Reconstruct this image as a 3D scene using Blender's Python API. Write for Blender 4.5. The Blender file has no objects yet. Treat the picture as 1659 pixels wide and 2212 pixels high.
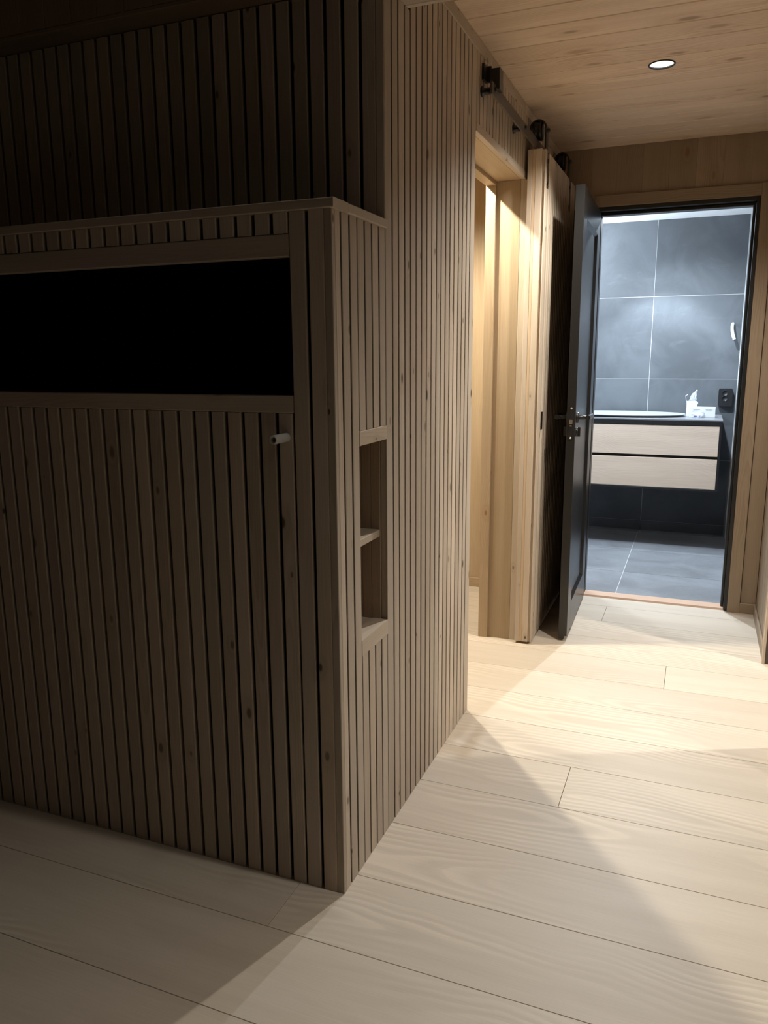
import bpy, bmesh, math, random
from mathutils import Vector, Matrix

random.seed(7)
scene = bpy.context.scene
COL = scene.collection

# ------------------------------------------------------------------ camera
W_PX, H_PX = 1659, 2212
F_PX, YAW, PITCH, ROLL = 1674.95, -0.384552, -0.199378, -0.0071988
CAM = Vector((0.762079, -1.593746, 1.36))
fw = Vector((math.sin(YAW) * math.cos(PITCH), math.cos(YAW) * math.cos(PITCH), math.sin(PITCH)))
rt = Vector((math.cos(YAW), -math.sin(YAW), 0.0))
up = rt.cross(fw)
r2 = rt * math.cos(ROLL) + up * math.sin(ROLL)
u2 = -rt * math.sin(ROLL) + up * math.cos(ROLL)
cam_data = bpy.data.cameras.new('camera')
cam_data.sensor_fit = 'HORIZONTAL'
cam_data.sensor_width = 36.0
cam_data.lens = 36.0 * F_PX / W_PX
cam_data.clip_start = 0.02
cam = bpy.data.objects.new('camera', cam_data)
COL.objects.link(cam)
m = Matrix((( r2.x, u2.x, -fw.x, CAM.x), (r2.y, u2.y, -fw.y, CAM.y), (r2.z, u2.z, -fw.z, CAM.z), (0, 0, 0, 1)))
cam.matrix_world = m
scene.camera = cam

# ------------------------------------------------------------------ world, lamps, exposure
world = bpy.data.worlds.new('night')
scene.world = world
world.use_nodes = True
bg = world.node_tree.nodes['Background']
bg.inputs[0].default_value = (0.25, 0.3, 0.4, 1)
bg.inputs[1].default_value = 0.01
vs = scene.view_settings
vs.view_transform = 'Standard'
vs.look = 'None'
vs.gamma = 1.0
vs.use_curve_mapping = False
vs.exposure = 0.0

WARM = (1.0, 0.94, 0.78)
NEUT = (1.0, 0.95, 0.87)
COOL = (0.74, 0.87, 1.0)
MAINC = (1.0, 0.95, 0.88)


def lamp(name, loc, power, colour, angle=150, blend=0.6, radius=0.018, aim=None):
    d = bpy.data.lights.new(name, 'SPOT')
    d.energy = power
    d.color = colour
    d.spot_size = math.radians(angle)
    d.spot_blend = blend
    d.shadow_soft_size = radius
    o = bpy.data.objects.new(name, d)
    o.location = loc
    if aim is not None:
        o.rotation_euler = (Vector(aim) - Vector(loc)).to_track_quat('-Z', 'Y').to_euler()
    COL.objects.link(o)
    return o


lamp('corridor_lamp', (0.552, 1.657, 2.384), 92, NEUT, 136, 0.65, 0.02)
lamp('right_room_lamp', (2.01, 1.66, 2.38), 145, NEUT, 150, 0.5, 0.02)
lamp('side_room_lamp', (-0.46, 1.70, 2.38), 150, WARM, 150, 0.5, 0.02)
lamp('side_room_lamp', (-0.94, 1.57, 2.38), 55, WARM, 150, 0.5, 0.02)
lamp('right_fill_lamp', (2.40, 0.10, 2.20), 78, NEUT, 150, 0.7, 0.05)  # added fill for the slatted left wall; no lamp known here
lamp('bathroom_lamp', (0.53, 3.50, 2.29), 170, COOL, 160, 0.5, 0.02)
lamp('bathroom_lamp', (0.47, 4.20, 2.29), 112, COOL, 84, 0.35, 0.02)
pd = bpy.data.lights.new('bathroom_fill', 'POINT')  # unseen point light added at the left to brighten ceiling and tiles
pd.energy, pd.color, pd.shadow_soft_size = 75, COOL, 0.06
po = bpy.data.objects.new('bathroom_fill', pd)
po.location = (-0.55, 3.75, 1.98)
COL.objects.link(po)
lamp('bathroom_ceiling_fill', (-0.45, 4.05, 1.85), 70, COOL, 95, 0.8, 0.05, aim=(0.35, 4.50, 2.30))  # unseen upward spot added to brighten the ceiling strip
# main room: unseen high spots added to brighten the shadowed floor
for lx, ly in ((0.35, 0.0), (1.15, -0.02), (1.95, 0.0), (2.75, -0.02)):
    lamp('main_room_fill', (lx, ly, 4.6), 31, NEUT, 52, 1.0, 0.10, aim=(lx * 0.6 - 0.45, -1.25, 0.0))
lamp('main_room_fill', (1.75, -1.75, 2.88), 4.6, MAINC, 170, 0.6, 0.04)  # direction read from the conduit stub's shadow; power raised as fill

# ------------------------------------------------------------------ materials
def srgb(r, g, b):
    f = lambda c: (c / 255 / 12.92) if c <= 10.31 else ((c / 255 + 0.055) / 1.055) ** 2.4
    return (f(r), f(g), f(b), 1.0)


class NT:
    def __init__(self, name):
        self.mat = bpy.data.materials.new(name)
        self.mat.use_nodes = True
        self.t = self.mat.node_tree
        self.bsdf = self.t.nodes['Principled BSDF']

    def n(self, kind, **kw):
        nd = self.t.nodes.new(kind)
        for k, v in kw.items():
            setattr(nd, k, v)
        return nd

    def l(self, a, b):
        self.t.links.new(a, b)

    def math(self, op, a, b=None, c=None, clamp=False):
        nd = self.n('ShaderNodeMath', operation=op, use_clamp=clamp)
        for i, v in enumerate((a, b, c)):
            if v is None:
                continue
            if isinstance(v, (int, float)):
                nd.inputs[i].default_value = v
            else:
                self.l(v, nd.inputs[i])
        return nd.outputs[0]

    def combine(self, x, y, z):
        nd = self.n('ShaderNodeCombineXYZ')
        for i, v in enumerate((x, y, z)):
            if isinstance(v, (int, float)):
                nd.inputs[i].default_value = v
            else:
                self.l(v, nd.inputs[i])
        return nd.outputs[0]

    def noise(self, vec, scale=1.0, detail=2.0, rough=0.5, dist=0.0):
        nd = self.n('ShaderNodeTexNoise')
        self.l(vec, nd.inputs['Vector'])
        nd.inputs['Scale'].default_value = scale
        nd.inputs['Detail'].default_value = detail
        nd.inputs['Roughness'].default_value = rough
        nd.inputs['Distortion'].default_value = dist
        return nd.outputs[0]

    def smooth(self, v, a, b, o0=0.0, o1=1.0):
        nd = self.n('ShaderNodeMapRange', interpolation_type='SMOOTHSTEP')
        self.l(v, nd.inputs['Value'])
        nd.inputs['From Min'].default_value = a
        nd.inputs['From Max'].default_value = b
        nd.inputs['To Min'].default_value = o0
        nd.inputs['To Max'].default_value = o1
        return nd.outputs['Result']

    def mix(self, f, a, b, blend='MIX'):
        nd = self.n('ShaderNodeMix', data_type='RGBA', blend_type=blend)
        for sock, v in ((nd.inputs[0], f), (nd.inputs[6], a), (nd.inputs[7], b)):
            if isinstance(v, (int, float)):
                sock.default_value = v
            elif isinstance(v, tuple):
                sock.default_value = v
            else:
                self.l(v, sock)
        return nd.outputs[2]

    def bump(self, h, strength=0.2, dist=0.002):
        nd = self.n('ShaderNodeBump')
        nd.inputs['Strength'].default_value = strength
        nd.inputs['Distance'].default_value = dist
        self.l(h, nd.inputs['Height'])
        self.l(nd.outputs[0], self.bsdf.inputs['Normal'])


def plain(name, col, rough=0.5, metal=0.0, emit=None, estr=1.0, spec=None, var=0.0):
    k = NT(name)
    b = k.bsdf
    b.inputs['Base Color'].default_value = col
    b.inputs['Roughness'].default_value = rough
    b.inputs['Metallic'].default_value = metal
    if spec is not None:
        b.inputs['Specular IOR Level'].default_value = spec
    if emit is not None:
        b.inputs['Emission Color'].default_value = emit
        b.inputs['Emission Strength'].default_value = estr
    tc = k.n('ShaderNodeTexCoord')
    nz = k.noise(tc.outputs['Object'], 40, 2)
    r = k.math('MULTIPLY_ADD', nz, 0.03, rough - 0.015, clamp=True)
    k.l(r, b.inputs['Roughness'])
    if var:
        f = k.math('MULTIPLY_ADD', k.noise(tc.outputs['Object'], 9, 4), 2 * var, 1 - var)
        k.l(k.mix(1.0, col, k.combine(f, f, f), 'MULTIPLY'), b.inputs['Base Color'])
    return k.mat


def wood(name, axis, light, dark, alt, width=0.04, ring=170.0, ring_amt=0.5, depth=0.02, wander=0.05,
         streak=0.16, knots=0.0, knot_col=(0.05, 0.03, 0.015, 1), knot_scale=(4.5, 9.0), rough=0.6,
         alt_amt=0.6, light_lines=False, bump=0.12, bright=0.22, flow=0.8, zone_lo=0.25, knot_size=1.0, fine_l=4.0):
    k = NT(name)
    tc = k.n('ShaderNodeTexCoord')
    oi = k.n('ShaderNodeObjectInfo')
    rnd = oi.outputs['Random']
    rnd2 = k.math('FRACT', k.math('MULTIPLY', rnd, 37.31))
    rnd3 = k.math('FRACT', k.math('MULTIPLY', rnd, 91.77))
    sp = k.n('ShaderNodeSeparateXYZ')
    k.l(tc.outputs['Object'], sp.inputs[0])
    order = {'X': (0, 1, 2), 'Y': (1, 0, 2), 'Z': (2, 0, 1)}[axis]
    l = k.math('ADD', sp.outputs[order[0]], k.math('MULTIPLY', rnd, 43.0))
    a0 = k.math('ADD', sp.outputs[order[1]], k.math('MULTIPLY_ADD', rnd2, width, -width / 2))
    b0 = sp.outputs[order[2]]
    ab = k.math('ADD', a0, b0)          # works for whichever face shows
    # slow meander of the log's centre
    wob = k.noise(k.combine(k.math('MULTIPLY', l, flow * 1.7), k.math('MULTIPLY', rnd3, 30.0), 0.0), 1.0, 2.0)
    wob2 = k.noise(k.combine(k.math('MULTIPLY', l, flow), k.math('MULTIPLY', rnd2, 50.0), 7.0), 1.0, 1.5)
    loc = k.noise(k.combine(k.math('MULTIPLY', l, 5.0), k.math('MULTIPLY', ab, 26.0), k.math('MULTIPLY', rnd, 9.0)), 1.0, 3.0)
    a1 = k.math('ADD', ab, k.math('MULTIPLY_ADD', wob, width * 1.2, -width * 0.6))
    a1 = k.math('ADD', a1, k.math('MULTIPLY_ADD', loc, width * 0.14, -width * 0.07))
    v = k.math('MULTIPLY_ADD', wob2, wander * 2, depth - wander)
    r = k.math('SQRT', k.math('ADD', k.math('MULTIPLY', a1, a1), k.math('MULTIPLY', v, v)))
    ph = k.math('MULTIPLY_ADD', r, ring, k.math('MULTIPLY', loc, 0.35))
    saw = k.math('FRACT', ph)
    ringv = k.math('MULTIPLY', k.smooth(saw, 0.25, 0.88), k.smooth(saw, 0.90, 1.0, 1.0, 0.0))
    fine = k.noise(k.combine(k.math('MULTIPLY', l, fine_l), k.math('MULTIPLY', a0, 320.0), k.math('MULTIPLY', b0, 320.0)), 1.0, 3.0, 0.6)
    broad = k.noise(k.combine(k.math('MULTIPLY', l, 1.5), k.math('MULTIPLY', ab, 14.0), k.math('MULTIPLY', rnd, 20.0)), 1.0, 3.0)
    zone = k.smooth(k.noise(k.combine(k.math('MULTIPLY', l, 1.1), k.math('MULTIPLY', ab, 5.0), k.math('MULTIPLY', rnd3, 20.0)), 1.0, 1.0), 0.42, 0.66, zone_lo, 1.0)
    base = k.mix(k.math('MULTIPLY', rnd2, alt_amt, clamp=True), light, alt)
    base = k.mix(k.math('MULTIPLY', k.smooth(broad, 0.35, 0.7), 0.35), base, dark)
    amt = k.math('MULTIPLY', k.math('MULTIPLY', ringv, zone), ring_amt)
    if light_lines:
        hi = tuple(min(1.0, c * 1.22) for c in light[:3]) + (1.0,)
        base = k.mix(amt, base, hi)
        lowr = k.math('MULTIPLY', k.math('MULTIPLY', k.smooth(saw, 0.02, 0.2), k.smooth(saw, 0.3, 0.6, 1.0, 0.0)), k.math('MULTIPLY', zone, ring_amt * 0.45))
        base = k.mix(lowr, base, dark)
    else:
        base = k.mix(amt, base, dark)
    fs = k.math('MULTIPLY_ADD', fine, streak * 2, 1 - streak)
    bs = k.math('MULTIPLY_ADD', rnd3, bright, 1 - bright / 2)
    f = k.math('MULTIPLY', fs, bs)
    base = k.mix(1.0, base, k.combine(f, f, f), 'MULTIPLY')
    if knots > 0:
        vo = k.n('ShaderNodeTexVoronoi', voronoi_dimensions='2D', feature='F1')
        k.l(k.combine(k.math('MULTIPLY', l, knot_scale[0]), k.math('MULTIPLY_ADD', ab, knot_scale[1], k.math('MULTIPLY', rnd3, 60.0)), 0.0), vo.inputs['Vector'])
        vo.inputs['Scale'].default_value = 1.0
        sc = k.n('ShaderNodeSeparateColor')
        k.l(vo.outputs['Color'], sc.inputs[0])
        sel = k.smooth(sc.outputs[0], 1 - knots, 1 - knots + 0.02)
        dist = k.math('ADD', vo.outputs['Distance'], k.math('MULTIPLY_ADD', loc, 0.05, -0.025))
        size = k.math('MULTIPLY_ADD', sc.outputs[1], 0.07 * knot_size, 0.045 * knot_size)
        q = k.math('DIVIDE', dist, size)
        halo = k.math('MULTIPLY', k.math('MULTIPLY', k.smooth(q, 1.0, 2.6, 1.0, 0.0), sel), 0.45)
        ringk = k.math('MULTIPLY', k.math('MULTIPLY', k.smooth(q, 1.25, 1.45, 1.0, 0.0), k.smooth(q, 0.75, 0.95)), sel)
        core = k.math('MULTIPLY', k.math('MULTIPLY', k.smooth(q, 0.35, 0.75, 1.0, 0.0), sel), k.math('MULTIPLY_ADD', sc.outputs[2], 0.6, 0.35))
        base = k.mix(halo, base, dark)
        base = k.mix(k.math('MULTIPLY', ringk, 0.35), base, light)
        base = k.mix(core, base, knot_col)
    k.l(base, k.bsdf.inputs['Base Color'])
    k.l(k.math('MULTIPLY_ADD', fine, 0.15, rough - 0.07), k.bsdf.inputs['Roughness'])
    k.bsdf.inputs['Specular IOR Level'].default_value = 0.35
    k.bump(k.math('ADD', fine, k.math('MULTIPLY', ringv, 0.4)), bump, 0.0012)
    return k.mat


SL, SD, SA = (0.555, 0.458, 0.358, 1), (0.36, 0.29, 0.205, 1), (0.48, 0.42, 0.345, 1)


def slatwood(axis):
    return wood('grey_stained_spruce_' + axis.lower(), axis, SL, SD, SA, width=0.05, ring=190, ring_amt=0.45, knots=0.5,
                streak=0.10, rough=0.62, bright=0.24)


SLAT = {ax: slatwood(ax) for ax in 'XYZ'}
PANEL = {ax: wood('brown_pine_panel_' + ax.lower(), ax, (0.31, 0.230, 0.155, 1), (0.21, 0.145, 0.085, 1), (0.29, 0.22, 0.155, 1),
                  width=0.12, ring=110, ring_amt=0.45, knots=0.22, knot_col=(0.22, 0.10, 0.04, 1), knot_scale=(3.0, 6.5),
                  streak=0.10, rough=0.5, bright=0.14) for ax in 'XYZ'}
CEILW = wood('honey_pine_ceiling', 'X', (0.70, 0.54, 0.39, 1), (0.48, 0.335, 0.21, 1), (0.66, 0.52, 0.385, 1), width=0.13,
             ring=95, ring_amt=0.62, depth=0.03, wander=0.05, knots=0.42, knot_col=(0.33, 0.22, 0.13, 1), knot_scale=(2.6, 6.5), knot_size=1.7,
             streak=0.10, rough=0.55, bright=0.10, flow=1.6)
JAMBW = {ax: wood('warm_pine_jamb_' + ax.lower(), ax, (0.43, 0.322, 0.205, 1), (0.31, 0.21, 0.115, 1), (0.40, 0.305, 0.20, 1), width=0.12,
                  ring=120, ring_amt=0.4, knots=0.25, knot_col=(0.25, 0.13, 0.05, 1), knot_scale=(3.2, 7.0), rough=0.55,
                  bright=0.08) for ax in 'XYZ'}
RAW = wood('raw_core_pine', 'Z', (0.53, 0.405, 0.275, 1), (0.42, 0.29, 0.17, 1), (0.51, 0.39, 0.27, 1), width=0.03, ring=150, rough=0.6)
FLOORW = wood('whitewashed_oak_laminate', 'X', (0.55, 0.468, 0.372, 1), (0.43, 0.35, 0.265, 1), (0.53, 0.455, 0.368, 1), width=0.14,
              ring=52, ring_amt=0.5, depth=0.05, wander=0.15, streak=0.11, zone_lo=0.0, fine_l=9.0, knots=0.04, knot_col=(0.25, 0.17, 0.10, 1),
              knot_scale=(1.6, 5.0), rough=0.48, light_lines=True, bump=0.05, bright=0.09, flow=0.9)
DRAWW = wood('pale_ash_front', 'X', (0.67, 0.53, 0.42, 1), (0.52, 0.40, 0.31, 1), (0.65, 0.52, 0.415, 1), width=0.2, ring=75,
             ring_amt=0.4, depth=0.06, wander=0.1, rough=0.5, bright=0.03, flow=1.2)
THRESH = plain('pink_beech_threshold', (0.55, 0.36, 0.25, 1), 0.45, var=0.1)
BACKING = plain('black_felt_backing', (0.012, 0.009, 0.006, 1), 0.95, spec=0.05)
VOID = plain('recess_shade_black', (0.003, 0.003, 0.003, 1), 0.95, spec=0.02)  # shade of the deep recess put into its near-black colour
BLACKP = plain('black_satin_paint', (0.016, 0.0155, 0.015, 1), 0.31)
FRAMEB = plain('black_frame_paint', (0.010, 0.0095, 0.009, 1), 0.35)
IRON = plain('black_powder_coat', (0.010, 0.0095, 0.009, 1), 0.33)
RAILM = plain('dark_bronze_track', (0.075, 0.06, 0.045, 1), 0.45)
BRASSY = plain('bright_steel', (0.80, 0.78, 0.74, 1), 0.22, 1.0)
WHITE = plain('white_paint', (0.88, 0.88, 0.88, 1), 0.7)
WHITEP = plain('white_card', (0.60, 0.60, 0.62, 1), 0.6)
PRINT = plain('grey_print', (0.22, 0.22, 0.25, 1), 0.6)
BLUEP = plain('blue_print', (0.10, 0.11, 0.30, 1), 0.5)
FOIL = plain('clear_crumpled_plastic', (0.75, 0.78, 0.82, 1), 0.18)
FOIL.node_tree.nodes['Principled BSDF'].inputs['Alpha'].default_value = 0.5
PVC = plain('grey_white_conduit', (0.50, 0.49, 0.45, 1), 0.5)
PVCW = plain('white_conduit', (0.75, 0.76, 0.76, 1), 0.45)
DARK = plain('conduit_hole_shade', (0.01, 0.01, 0.01, 1), 0.8)
GROUT = plain('light_grey_grout', (0.50, 0.51, 0.52, 1), 0.8)
STONE = plain('dark_stone_counter', (0.17, 0.175, 0.185, 1), 0.35)
VANB = plain('matt_black_carcass', (0.006, 0.006, 0.007, 1), 0.5)
SOCK = plain('black_socket_plastic', (0.012, 0.012, 0.013, 1), 0.4)
MIRROR = plain('film_covered_mirror', (0.52, 0.57, 0.57, 1), 0.36, 0.45)
SHROUD = plain('dark_matt_surface', (0.10, 0.085, 0.07, 1), 0.8)  # dark so unseen main walls and cabinet top bounce little light
DISH = plain('white_lamp_reflector', (0.88, 0.89, 0.87, 1), 0.35)
LENS = plain('lamp_lens', (0.9, 0.9, 0.88, 1), 0.4, emit=(0.97, 1.0, 0.96, 1), estr=30.0)


def tilemat(name, base, vein, rough):
    k = NT(name)
    tc = k.n('ShaderNodeTexCoord')
    oi = k.n('ShaderNodeObjectInfo')
    off = k.math('MULTIPLY', oi.outputs['Random'], 40.0)
    ad = k.n('ShaderNodeVectorMath', operation='ADD')
    k.l(tc.outputs['Object'], ad.inputs[0])
    k.l(k.combine(off, off, off), ad.inputs[1])
    p = ad.outputs[0]
    mp = k.n('ShaderNodeMapping')
    mp.inputs['Rotation'].default_value = (0.4, 0.75, 0.5)
    mp.inputs['Scale'].default_value = (1.0, 1.0, 3.2)
    k.l(p, mp.inputs[0])
    cl = k.noise(p, 3.0, 5, 0.6, 0.6)
    st = k.noise(mp.outputs[0], 2.4, 6, 0.65, 1.2)
    col = k.mix(k.smooth(cl, 0.3, 0.72), base, tuple(c * 1.5 for c in base[:3]) + (1,))
    vn = k.math('MULTIPLY', k.smooth(st, 0.56, 0.72), 0.22)
    col = k.mix(vn, col, vein)
    k.l(col, k.bsdf.inputs['Base Color'])
    fi = k.noise(p, 60, 3)
    k.l(k.math('MULTIPLY_ADD', fi, 0.15, rough - 0.07), k.bsdf.inputs['Roughness'])
    k.bump(k.math('ADD', fi, st), 0.08, 0.001)
    return k.mat


TILE = tilemat('slate_wall_tile', (0.068, 0.073, 0.080, 1), (0.16, 0.17, 0.18, 1), 0.5)
FTILE = tilemat('slate_floor_tile', (0.15, 0.155, 0.165, 1), (0.25, 0.255, 0.265, 1), 0.45)

# ------------------------------------------------------------------ mesh helpers
MESH_CACHE = {}


class MB:
    """collects shapes and links them as ONE mesh object"""

    def __init__(self):
        self.v, self.f, self.sm = [], [], []

    def add(self, vs, fs, smooth=False):
        b = len(self.v)
        self.v += [tuple(p) for p in vs]
        self.f += [tuple(i + b for i in q) for q in fs]
        self.sm += [smooth] * len(fs)
        return self

    def box(self, x0, x1, y0, y1, z0, z1):
        vs = [(x, y, z) for z in (z0, z1) for y in (y0, y1) for x in (x0, x1)]
        return self.add(vs, [(0, 2, 3, 1), (4, 5, 7, 6), (0, 1, 5, 4), (2, 6, 7, 3), (0, 4, 6, 2), (1, 3, 7, 5)])

    def prism(self, prof, axis, a0, a1):
        """prof: closed 2-D outline; axis: extrusion axis; outline in the two other axes (cyclic x->yz, y->xz, z->xy)"""
        n = len(prof)
        mk = {'X': lambda p, a: (a, p[0], p[1]), 'Y': lambda p, a: (p[0], a, p[1]), 'Z': lambda p, a: (p[0], p[1], a)}[axis]
        vs = [mk(p, a0) for p in prof] + [mk(p, a1) for p in prof]
        fs = [tuple(range(n))[::-1], tuple(range(n, 2 * n))]
        fs += [(i, (i + 1) % n, n + (i + 1) % n, n + i) for i in range(n)]
        return self.add(vs, fs)

    def cbox(self, x0, x1, y0, y1, z0, z1, c=0.003, axis='Z'):
        """box with four long edges chamfered"""
        r = {'X': (y0, y1, z0, z1, x0, x1), 'Y': (x0, x1, z0, z1, y0, y1), 'Z': (x0, x1, y0, y1, z0, z1)}[axis]
        p0, p1, q0, q1, a0, a1 = r
        prof = [(p0 + c, q0), (p1 - c, q0), (p1, q0 + c), (p1, q1 - c), (p1 - c, q1), (p0 + c, q1), (p0, q1 - c), (p0, q0 + c)]
        return self.prism(prof, axis, a0, a1)

    def tube(self, pts, rad, seg=14, caps=True):
        pts = [Vector(p) for p in pts]
        rads = rad if isinstance(rad, (list, tuple)) else [rad] * len(pts)
        rings, prev = [], None
        for i, p in enumerate(pts):
            d = (pts[min(i + 1, len(pts) - 1)] - pts[max(i - 1, 0)]).normalized()
            if prev is None:
                ref = Vector((0, 0, 1)) if abs(d.z) < 0.9 else Vector((1, 0, 0))
                n1 = d.cross(ref).normalized()
            else:
                n1 = (prev - d * prev.dot(d)).normalized()
            prev = n1
            n2 = d.cross(n1)
            rings.append([p + (n1 * math.cos(2 * math.pi * j / seg) + n2 * math.sin(2 * math.pi * j / seg)) * rads[i] for j in range(seg)])
        vs = [q for r in rings for q in r]
        fs = []
        for i in range(len(rings) - 1):
            for j in range(seg):
                a, b = i * seg + j, i * seg + (j + 1) % seg
                fs.append((a, b, b + seg, a + seg))
        self.add(vs, fs, True)
        if caps:
            self.add(rings[0], [tuple(range(seg))[::-1]])
            self.add(rings[-1], [tuple(range(seg))])
        return self

    def lathe(self, prof, centre, axis='Z', seg=32):
        c = Vector(centre)
        ax = {'X': (Vector((0, 1, 0)), Vector((0, 0, 1)), Vector((1, 0, 0))),
              'Y': (Vector((1, 0, 0)), Vector((0, 0, 1)), Vector((0, 1, 0))),
              'Z': (Vector((1, 0, 0)), Vector((0, 1, 0)), Vector((0, 0, 1)))}[axis]
        vs = []
        for (r, h) in prof:
            for j in range(seg):
                t = 2 * math.pi * j / seg
                vs.append(c + ax[0] * (r * math.cos(t)) + ax[1] * (r * math.sin(t)) + ax[2] * h)
        fs = []
        for i in range(len(prof) - 1):
            for j in range(seg):
                a, b = i * seg + j, i * seg + (j + 1) % seg
                fs.append((a, b, b + seg, a + seg))
        return self.add(vs, fs, True)

    def mesh(self, name, mat):
        me = bpy.data.meshes.new(name)
        me.from_pydata(self.v, [], self.f)
        for p, s in zip(me.polygons, self.sm):
            p.use_smooth = s
        bm = bmesh.new()
        bm.from_mesh(me)
        bmesh.ops.recalc_face_normals(bm, faces=bm.faces)
        bm.to_mesh(me)
        bm.free()
        me.materials.append(mat)
        return me


def link(o, parent=None):
    COL.objects.link(o)
    if parent is not None:
        o.parent = parent
    return o


def origin_of(parent):
    p = Vector((0, 0, 0))
    while parent is not None:
        p += parent.location
        parent = parent.parent
    return p


def put(name, mb, mat, parent=None, at=None):
    """shapes given in world space -> ONE mesh object with its origin at `at` (default: the middle of its bounds)"""
    vs = mb.v
    if at is None:
        at = Vector([(min(p[i] for p in vs) + max(p[i] for p in vs)) / 2 for i in range(3)])
    at = Vector(at)
    mb.v = [tuple(Vector(p) - at) for p in vs]
    o = bpy.data.objects.new(name, mb.mesh(name, mat))
    o.location = at - origin_of(parent)
    return link(o, parent)


def shared(name, key, make, mat, parent, at):
    """pieces that share mesh data"""
    k = (name, key, mat.name)
    if k not in MESH_CACHE:
        MESH_CACHE[k] = make().mesh(name, mat)
    o = bpy.data.objects.new(name, MESH_CACHE[k])
    o.location = Vector(at) - origin_of(parent)
    return link(o, parent)


def empty(name, loc):
    o = bpy.data.objects.new(name, None)
    o.empty_display_size = 0.1
    o.location = loc
    return link(o)


def thing(name, loc, label, cat, group=None):
    o = empty(name, loc)
    o['label'] = label
    o['category'] = cat
    if group:
        o['group'] = group
    return o


def struct(name, mb=None, mat=None, loc=(0, 0, 0), parent=None):
    o = put(name, mb, mat, parent) if mb is not None else empty(name, loc)
    o['kind'] = 'structure'
    return o


PITCH_S, SLAT_W, SLAT_T = 0.0468, 0.0378, 0.020


def slat_v(facing, w, h, t=SLAT_T, c=None):
    c = c or (0.001 if facing == 'X' else 0.0025)
    # vertical slat centred on its front face; facing +X or -Y
    lip, ins = (0.002 if facing == 'X' else 0.005), 0.006     # sides undercut to deepen the gap shade: thin front lip, narrower body
    half = w / 2
    pts = [(-half + ins, t), (-half + ins, lip + 0.003), (-half, lip), (-half, c), (-half + c, 0), (half - c, 0), (half, c), (half, lip), (half - ins, lip + 0.003), (half - ins, t)]
    if facing == 'X':      # front at x=0, body towards -x, width in y
        prof = [(-d, u) for u, d in pts]
    else:                  # front at y=0, body towards +y, width in x
        prof = pts
    return MB().prism(prof, 'Z', -h / 2, h / 2)


def slat(parent, facing, plane, u0, u1, z0, z1, mat=None, name='slat'):
    w, h = round(u1 - u0, 4), round(z1 - z0, 4)
    c = ((u0 + u1) / 2)
    at = (plane, c, (z0 + z1) / 2) if facing == 'X' else (c, plane, (z0 + z1) / 2)
    return shared(name, (facing, w, h), lambda: slat_v(facing, w, h), mat or SLAT['Z'], parent, at)


# ------------------------------------------------------------------ the setting: floor
H = 2.393
YB = 2.779
floor = struct('floor', MB().box(-2.4, 3.2, -3.4, 2.83, -0.05, -0.012), BACKING)
ROW, Y0 = 0.2553, -0.1725
JOINTS = {0.0870: 1.1, 0.5976: 0.444, 1.6188: 0.705, 2.3847: 0.367, -0.1725: -0.128}
rows = [Y0 + ROW * k for k in range(-12, 12)]
PL = 2.05
for ri, y in enumerate(rows):
    y1 = min(y + ROW, 2.83)
    if y1 - y < 0.02:
        continue
    jx = None
    for ky, kx in JOINTS.items():
        if abs(y - ky) < 0.02:
            jx = kx
    if jx is None:
        jx = (1.16 + (ri * 0.37) % 0.55) if y > 0.2 else 0.985
    xs = [-2.4, 3.2] + [jx + PL * k for k in range(-4, 5) if -2.38 < jx + PL * k < 3.18]
    xs.sort()
    for xa, xb in zip(xs[:-1], xs[1:]):
        w, d = xb - xa, y1 - y
        g = 0.0006

        def mk(w=w, d=d):
            c = 0.0012
            return MB().add([(-w / 2 + c, -d / 2 + c, 0), (w / 2 - c, -d / 2 + c, 0), (w / 2 - c, d / 2 - c, 0), (-w / 2 + c, d / 2 - c, 0),
                             (-w / 2 + g, -d / 2 + g, -c), (w / 2 - g, -d / 2 + g, -c), (w / 2 - g, d / 2 - g, -c), (-w / 2 + g, d / 2 - g, -c),
                             (-w / 2 + g, -d / 2 + g, -0.012), (w / 2 - g, -d / 2 + g, -0.012), (w / 2 - g, d / 2 - g, -0.012), (-w / 2 + g, d / 2 - g, -0.012)],
                            [(0, 1, 2, 3)] + [(i, 4 + i, 4 + (i + 1) % 4, (i + 1) % 4) for i in range(4)] +
                            [(4 + i, 8 + i, 8 + (i + 1) % 4, 4 + (i + 1) % 4) for i in range(4)])
        shared('floor_plank', (round(w, 4), round(d, 4)), mk, FLOORW, floor, ((xa + xb) / 2, (y + y1) / 2, 0))

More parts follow.
